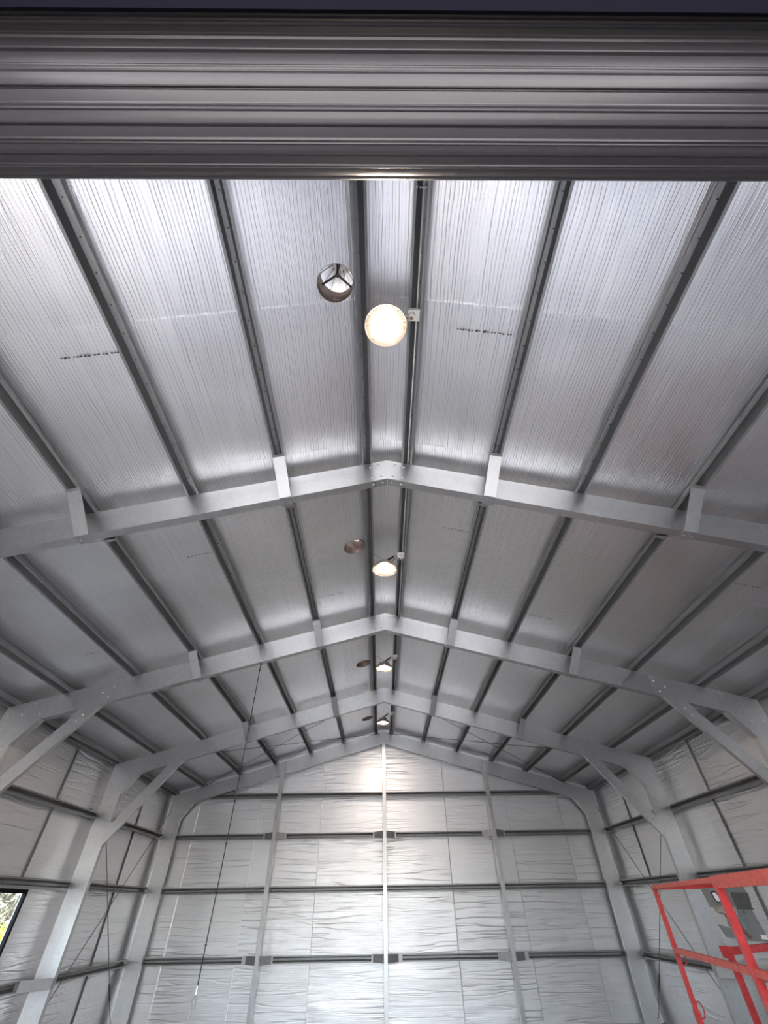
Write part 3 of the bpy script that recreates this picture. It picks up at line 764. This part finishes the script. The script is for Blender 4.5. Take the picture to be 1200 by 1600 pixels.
# ------------------------------------------------------------------ window
w1 = thing('window_1', (-XW, (WY0 + WY1) / 2, WZ0), 'black framed aluminium window in the foil lined side wall', 'window'); w1['kind'] = 'structure'
fw = 0.042; xa, xb = -XW - 0.032, -XW + 0.014
MB().box((xa, WY0, WZ0), (xb, WY1, WZ0 + fw)).box((xa, WY0, WZ1 - fw), (xb, WY1, WZ1)).box((xa, WY0, WZ0 + fw), (xb, WY0 + fw, WZ1 - fw)).box((xa, WY1 - fw, WZ0 + fw), (xb, WY1, WZ1 - fw)).build('frame', M_BLACK, w1)
ym = (WY0 + WY1) / 2
MB().box((xa + 0.004, ym - 0.02, WZ0 + fw), (xb - 0.006, ym + 0.02, WZ1 - fw)).build('mullion', M_BLACK, w1)
for a, b_ in ((WY0 + fw - 0.005, ym - 0.018), (ym + 0.018, WY1 - fw + 0.005)):
    MB().box((-XW - 0.022, a, WZ0 + fw - 0.005), (-XW - 0.017, b_, WZ1 - fw + 0.005)).build('pane', M_GLASS, w1)

# ------------------------------------------------------------------ red lift basket
O1 = Vector((3.27, 6.85, 0)); DV = Vector((-0.224, -0.975, 0)); PV = Vector((0.975, -0.224, 0))
def lp_(a, b_, z): q = O1 + DV * a + PV * b_; return Vector((q.x, q.y, z))
LEN, WID = 3.95, 0.76
lift = thing('scissor_lift', lp_(LEN / 2, WID / 2, 0), 'red scissor lift with tubular guard rails and grey control box', 'scissor lift')
ZT, ZM, ZD = 1.75, 1.20, 0.46
A2 = 2.19
T = 0.045
# guard rails
MB().bar(lp_(-0.02, 0, ZT - 0.018), lp_(A2, 0, ZT - 0.018), T, 0.036).build('top_rail', M_REDTOP, lift)
MB().bar(lp_(A2 - 0.06, 0, ZT - 0.034), lp_(LEN, 0, ZT - 0.034), 0.05, 0.080).build('top_rail', M_REDTOP, lift)
MB().bar(lp_(0, 0, ZM), lp_(LEN, 0, ZM), T * 0.9, 0.045).build('mid_rail', M_REDTOP, lift)
MB().bar(lp_(-0.02, WID, ZT - 0.02), lp_(LEN, WID, ZT - 0.02), T, 0.04).build('top_rail', M_RED, lift)
MB().bar(lp_(0.9, WID, ZM), lp_(LEN, WID, ZM), T, 0.045).build('mid_rail', M_RED, lift)
MB().bar(lp_(0, -0.02, ZT - 0.022), lp_(0, WID + 0.02, ZT - 0.022), T, 0.042).build('end_rail', M_RED, lift)
MB().bar(lp_(LEN, -0.02, ZT - 0.022), lp_(LEN, WID + 0.02, ZT - 0.022), T, 0.042).build('end_rail', M_RED, lift)
for a, b_, wd in ((0, 0, T), (A2, 0, 0.055), (LEN, 0, T), (A2, WID, T), (LEN, WID, T)):
    MB().bar(lp_(a, b_, ZD), lp_(a, b_, ZT - 0.03), wd, wd, up=DV).build('post', M_RED, lift)
# sleeve and latch pin on the far corner post
MB().bar(lp_(0, 0, ZD + 0.0), lp_(0, 0, 0.76), 0.056, 0.062, up=DV).build('post_sleeve', M_RED, lift)
c = lp_(-0.0, 0.045, 0.76)
MB().tube([c + Vector((0.035 * math.sin(t), 0, 0.06 * math.cos(t))) for t in [k * 2 * math.pi / 14 for k in range(15)]], 0.006, 6).build('latch_ring', M_RED, lift)
c = lp_(0.03, 0.03, ZM - 0.02)
MB().tube([c + Vector((0.0, 0, 0.03)), c + Vector((0.035, -0.01, 0.0)), c + Vector((0.035, -0.01, -0.08)), c + Vector((0, 0, -0.1))], 0.006, 6).build('gate_handle', M_RED, lift)
# platform and chassis below the picture
dk = MB(); 
q = [lp_(-0.04, -0.04, 0), lp_(LEN + 0.04, -0.04, 0), lp_(LEN + 0.04, WID + 0.04, 0), lp_(-0.04, WID + 0.04, 0)]
def slab(mb, q, z0, z1):
    v = [Vector((p.x, p.y, z0)) for p in q] + [Vector((p.x, p.y, z1)) for p in q]
    return mb.add(v, [(0,3,2,1),(4,5,6,7),(0,1,5,4),(1,2,6,5),(2,3,7,6),(3,0,4,7)])
slab(dk, q, ZD - 0.06, ZD + 0.02).build('deck', M_BOXD, lift)
for b_ in (-0.03, WID + 0.03):
    MB().bar(lp_(-0.04, b_, ZD + 0.05), lp_(LEN + 0.04, b_, ZD + 0.05), 0.012, 0.10).build('toe_board', M_RED, lift)
slab(MB(), [lp_(0.3, 0.02, 0), lp_(LEN - 0.3, 0.02, 0), lp_(LEN - 0.3, WID - 0.02, 0), lp_(0.3, WID - 0.02, 0)], 0.12, 0.30).build('chassis', M_RED, lift)
for b_ in (0.08, WID - 0.08):
    for (a0, a1) in ((0.5, LEN - 0.5), (LEN - 0.5, 0.5)):
        MB().bar(lp_(a0, b_, 0.33), lp_(a1, b_, ZD - 0.08), 0.04, 0.04).build('scissor_arm', M_RED, lift)
for a in (0.55, LEN - 0.55):
    for b_ in (0.0, WID):
        m_ = MB().lathe([(0.06, -0.05), (0.15, -0.045), (0.16, -0.03), (0.16, 0.03), (0.15, 0.045), (0.06, 0.05)], (0, 0, 0), 24, 'x')
        rotm = Matrix.Rotation(math.atan2(PV.y, PV.x), 3, 'Z'); c = lp_(a, b_, 0.16)
        m_.v = [rotm @ p + c for p in m_.v]; m_.build('wheel', M_DARK, lift, angle=35)
# control stand and box
YS = 6.2
def sp_(x5, z5, dy=0.0): k = YS / 5.0; return Vector((-0.0786 + (x5 + 0.0786) * k, YS + dy, 1.6 + (z5 - 1.6) * k))
st = sp_(2.79, 1.294)
MB().bar((st.x + 0.02, YS, ZD), (st.x + 0.02, YS, st.z - 0.01), 0.048, 0.048, up=(0, 1, 0)).build('stand_post', M_RED, lift)
MB().bar((st.x - 0.035, YS, st.z), (st.x + 0.50, YS + 0.0, st.z + 0.03), 0.055, 0.055).build('stand_bar', M_RED, lift)
MB().bar((st.x - 0.045, YS - 0.005, st.z - 0.003), (st.x + 0.02, YS - 0.005, st.z), 0.075, 0.085).build('bar_socket', M_RED, lift)
def poly5(pts, dy0, dy1, name, mat, parent):
    q = [sp_(x, z) for x, z in pts]; mb = MB(); mb.plate([(p.x, p.z) for p in q], YS + dy0, dy1 - dy0); return mb.build(name, mat, parent)
body = poly5([(2.955, 1.50), (3.02, 1.735), (3.135, 1.735), (3.175, 1.64), (3.165, 1.595), (3.145, 1.535), (3.18, 1.345), (3.03, 1.352), (2.94, 1.45)], -0.02, 0.10, 'control_box', M_BOX, lift)
poly5([(3.02, 1.655), (3.172, 1.65), (3.165, 1.595), (3.145, 1.54), (3.02, 1.545)], -0.026, -0.018, 'dark_panel', M_BOXD, body)
poly5([(2.795, 1.455), (3.03, 1.395), (3.04, 1.352), (2.83, 1.378)], -0.035, -0.015, 'lower_cover', M_BOX, body)
poly5([(3.055, 1.548), (3.158, 1.54), (3.158, 1.552), (3.055, 1.56)], -0.03, -0.02, 'seam_strip', M_BOXD, body)
poly5([(3.118, 1.388), (3.168, 1.385), (3.172, 1.358), (3.118, 1.362)], -0.024, -0.018, 'sticker', M_LABEL, body)
poly5([(3.06, 1.535), (3.07, 1.533), (3.072, 1.522), (3.062, 1.522)], -0.026, -0.018, 'round_plug', M_DARK, body)
hb = poly5([(2.815, 1.685), (2.98, 1.685), (2.98, 1.56), (2.835, 1.56)], -0.05, 0.08, 'handle_box', M_BOX, lift)
hr = [sp_(x, z) for x, z in [(2.832, 1.655), (2.868, 1.66), (2.888, 1.63), (2.892, 1.595), (2.858, 1.59), (2.842, 1.61)]]
MB().tube([(p.x, YS - 0.056, p.z) for p in hr + [hr[0]]], 0.006, 6).build('grip_rim', M_DARK, hb)
MB().plate([(p.x, p.z) for p in hr], YS - 0.054, 0.006).build('grip_recess', M_LABEL, hb)
poly5([(2.835, 1.565), (2.985, 1.56), (2.985, 1.515), (2.90, 1.512), (2.845, 1.53)], -0.07, 0.03, 'cream_cover', M_TAN, lift)
p, q = sp_(2.88, 1.51), sp_(3.02, 1.375)
MB().bar((p.x, YS - 0.05, p.z), (q.x, YS - 0.05, q.z), 0.02, 0.026, up=(0, 1, 0)).bar((p.x - 0.02, YS - 0.05, p.z + 0.06), (p.x + 0.03, YS - 0.05, p.z - 0.03), 0.02, 0.03, up=(0, 1, 0)).build('lever', M_RUST, lift)
ch = MB(); p, q = sp_(2.90, 1.66), sp_(2.985, 1.42)
for k in range(14):
    a = Vector((p.x, YS - 0.10, p.z)).lerp(Vector((q.x, YS - 0.10, q.z)), k / 14)
    ch.tube([a + Vector((0.009 * math.sin(t), 0.006 * math.cos(t) * (k % 2), -0.013 * math.cos(t))) for t in [m * math.pi / 4 for m in range(9)]], 0.003, 5)
ch.build('chain', M_BOLT, lift)

# ------------------------------------------------------------------ plants outside the window
def leaf_mass(center, rad, nleaf, size, seed):
    rnd = random.Random(seed); V = []; F = []
    for k in range(nleaf):
        d = Vector((rnd.gauss(0, 1), rnd.gauss(0, 1), rnd.gauss(0, 1))).normalized() * (rnd.random() ** 0.4)
        c = Vector(center) + Vector((d.x * rad[0], d.y * rad[1], d.z * rad[2]))
        a = Vector((rnd.gauss(0, 1), rnd.gauss(0, 1), rnd.gauss(0, 1) + 0.6)).normalized(); b_ = a.cross(Vector((rnd.random(), rnd.random(), rnd.random()))).normalized()
        L = size * rnd.uniform(0.6, 1.3); n = len(V)
        V += [c, c + a * L * 0.5 + b_ * L * 0.2, c + a * L, c + a * L * 0.5 - b_ * L * 0.2]; F.append((n, n+1, n+2, n+3))
    return V, F
sh = thing('garden_shrub', (-9.5, 14.65, -0.05), 'bright yellow green shrub growing outside the window', 'shrub')
V, F = leaf_mass((-9.5, 14.65, 0.66), (0.9, 1.0, 0.74), 3600, 0.12, 3)
o = mk('foliage', V, F, M_LEAF, sh); o['kind'] = 'stuff'
for k in range(5): MB().tube([(-9.5, 14.65, -0.06), (-9.5 + 0.12 * (k - 2), 14.65 + 0.05 * k, 0.8)], 0.02, 6).build('stem', M_BARK, sh)
for k, (tx, ty, lab) in enumerate([(-12.0, 17.6, 'pale dry tree with thin branches standing behind the yellow green shrub'), (-15.5, 23.5, 'grey leafed tree in the distance beyond the dry tree outside'), (-9.6, 22.6, 'grey green tree beside the dry tree outside the window')]):
    tr = thing('garden_tree', (tx, ty, -0.05), lab, 'tree', 'trees outside the window'); rnd = random.Random(k + 20)
    MB().tube([(tx, ty, -0.06), (tx + 0.1, ty, 1.5), (tx - 0.1, ty + 0.1, 3.5)], 0.14, 8).build('trunk', M_BARK, tr)
    for m in range(26):
        z = 0.5 + 3.0 * rnd.random(); a = rnd.uniform(0, 6.28); l = rnd.uniform(0.8, 2.0)
        MB().tube([(tx, ty, z), (tx + l * 0.6 * math.cos(a), ty + l * 0.6 * math.sin(a), z + l * 0.5), (tx + l * math.cos(a), ty + l * math.sin(a), z + l * 0.7)], 0.022, 5).build('branch', M_BARK, tr)
    V, F = leaf_mass((tx, ty, 2.6), (2.2, 2.2, 2.4), 14000, 0.20, 31 + k)
    o = mk('foliage', V, F, M_LEAF2, tr); o['kind'] = 'stuff'
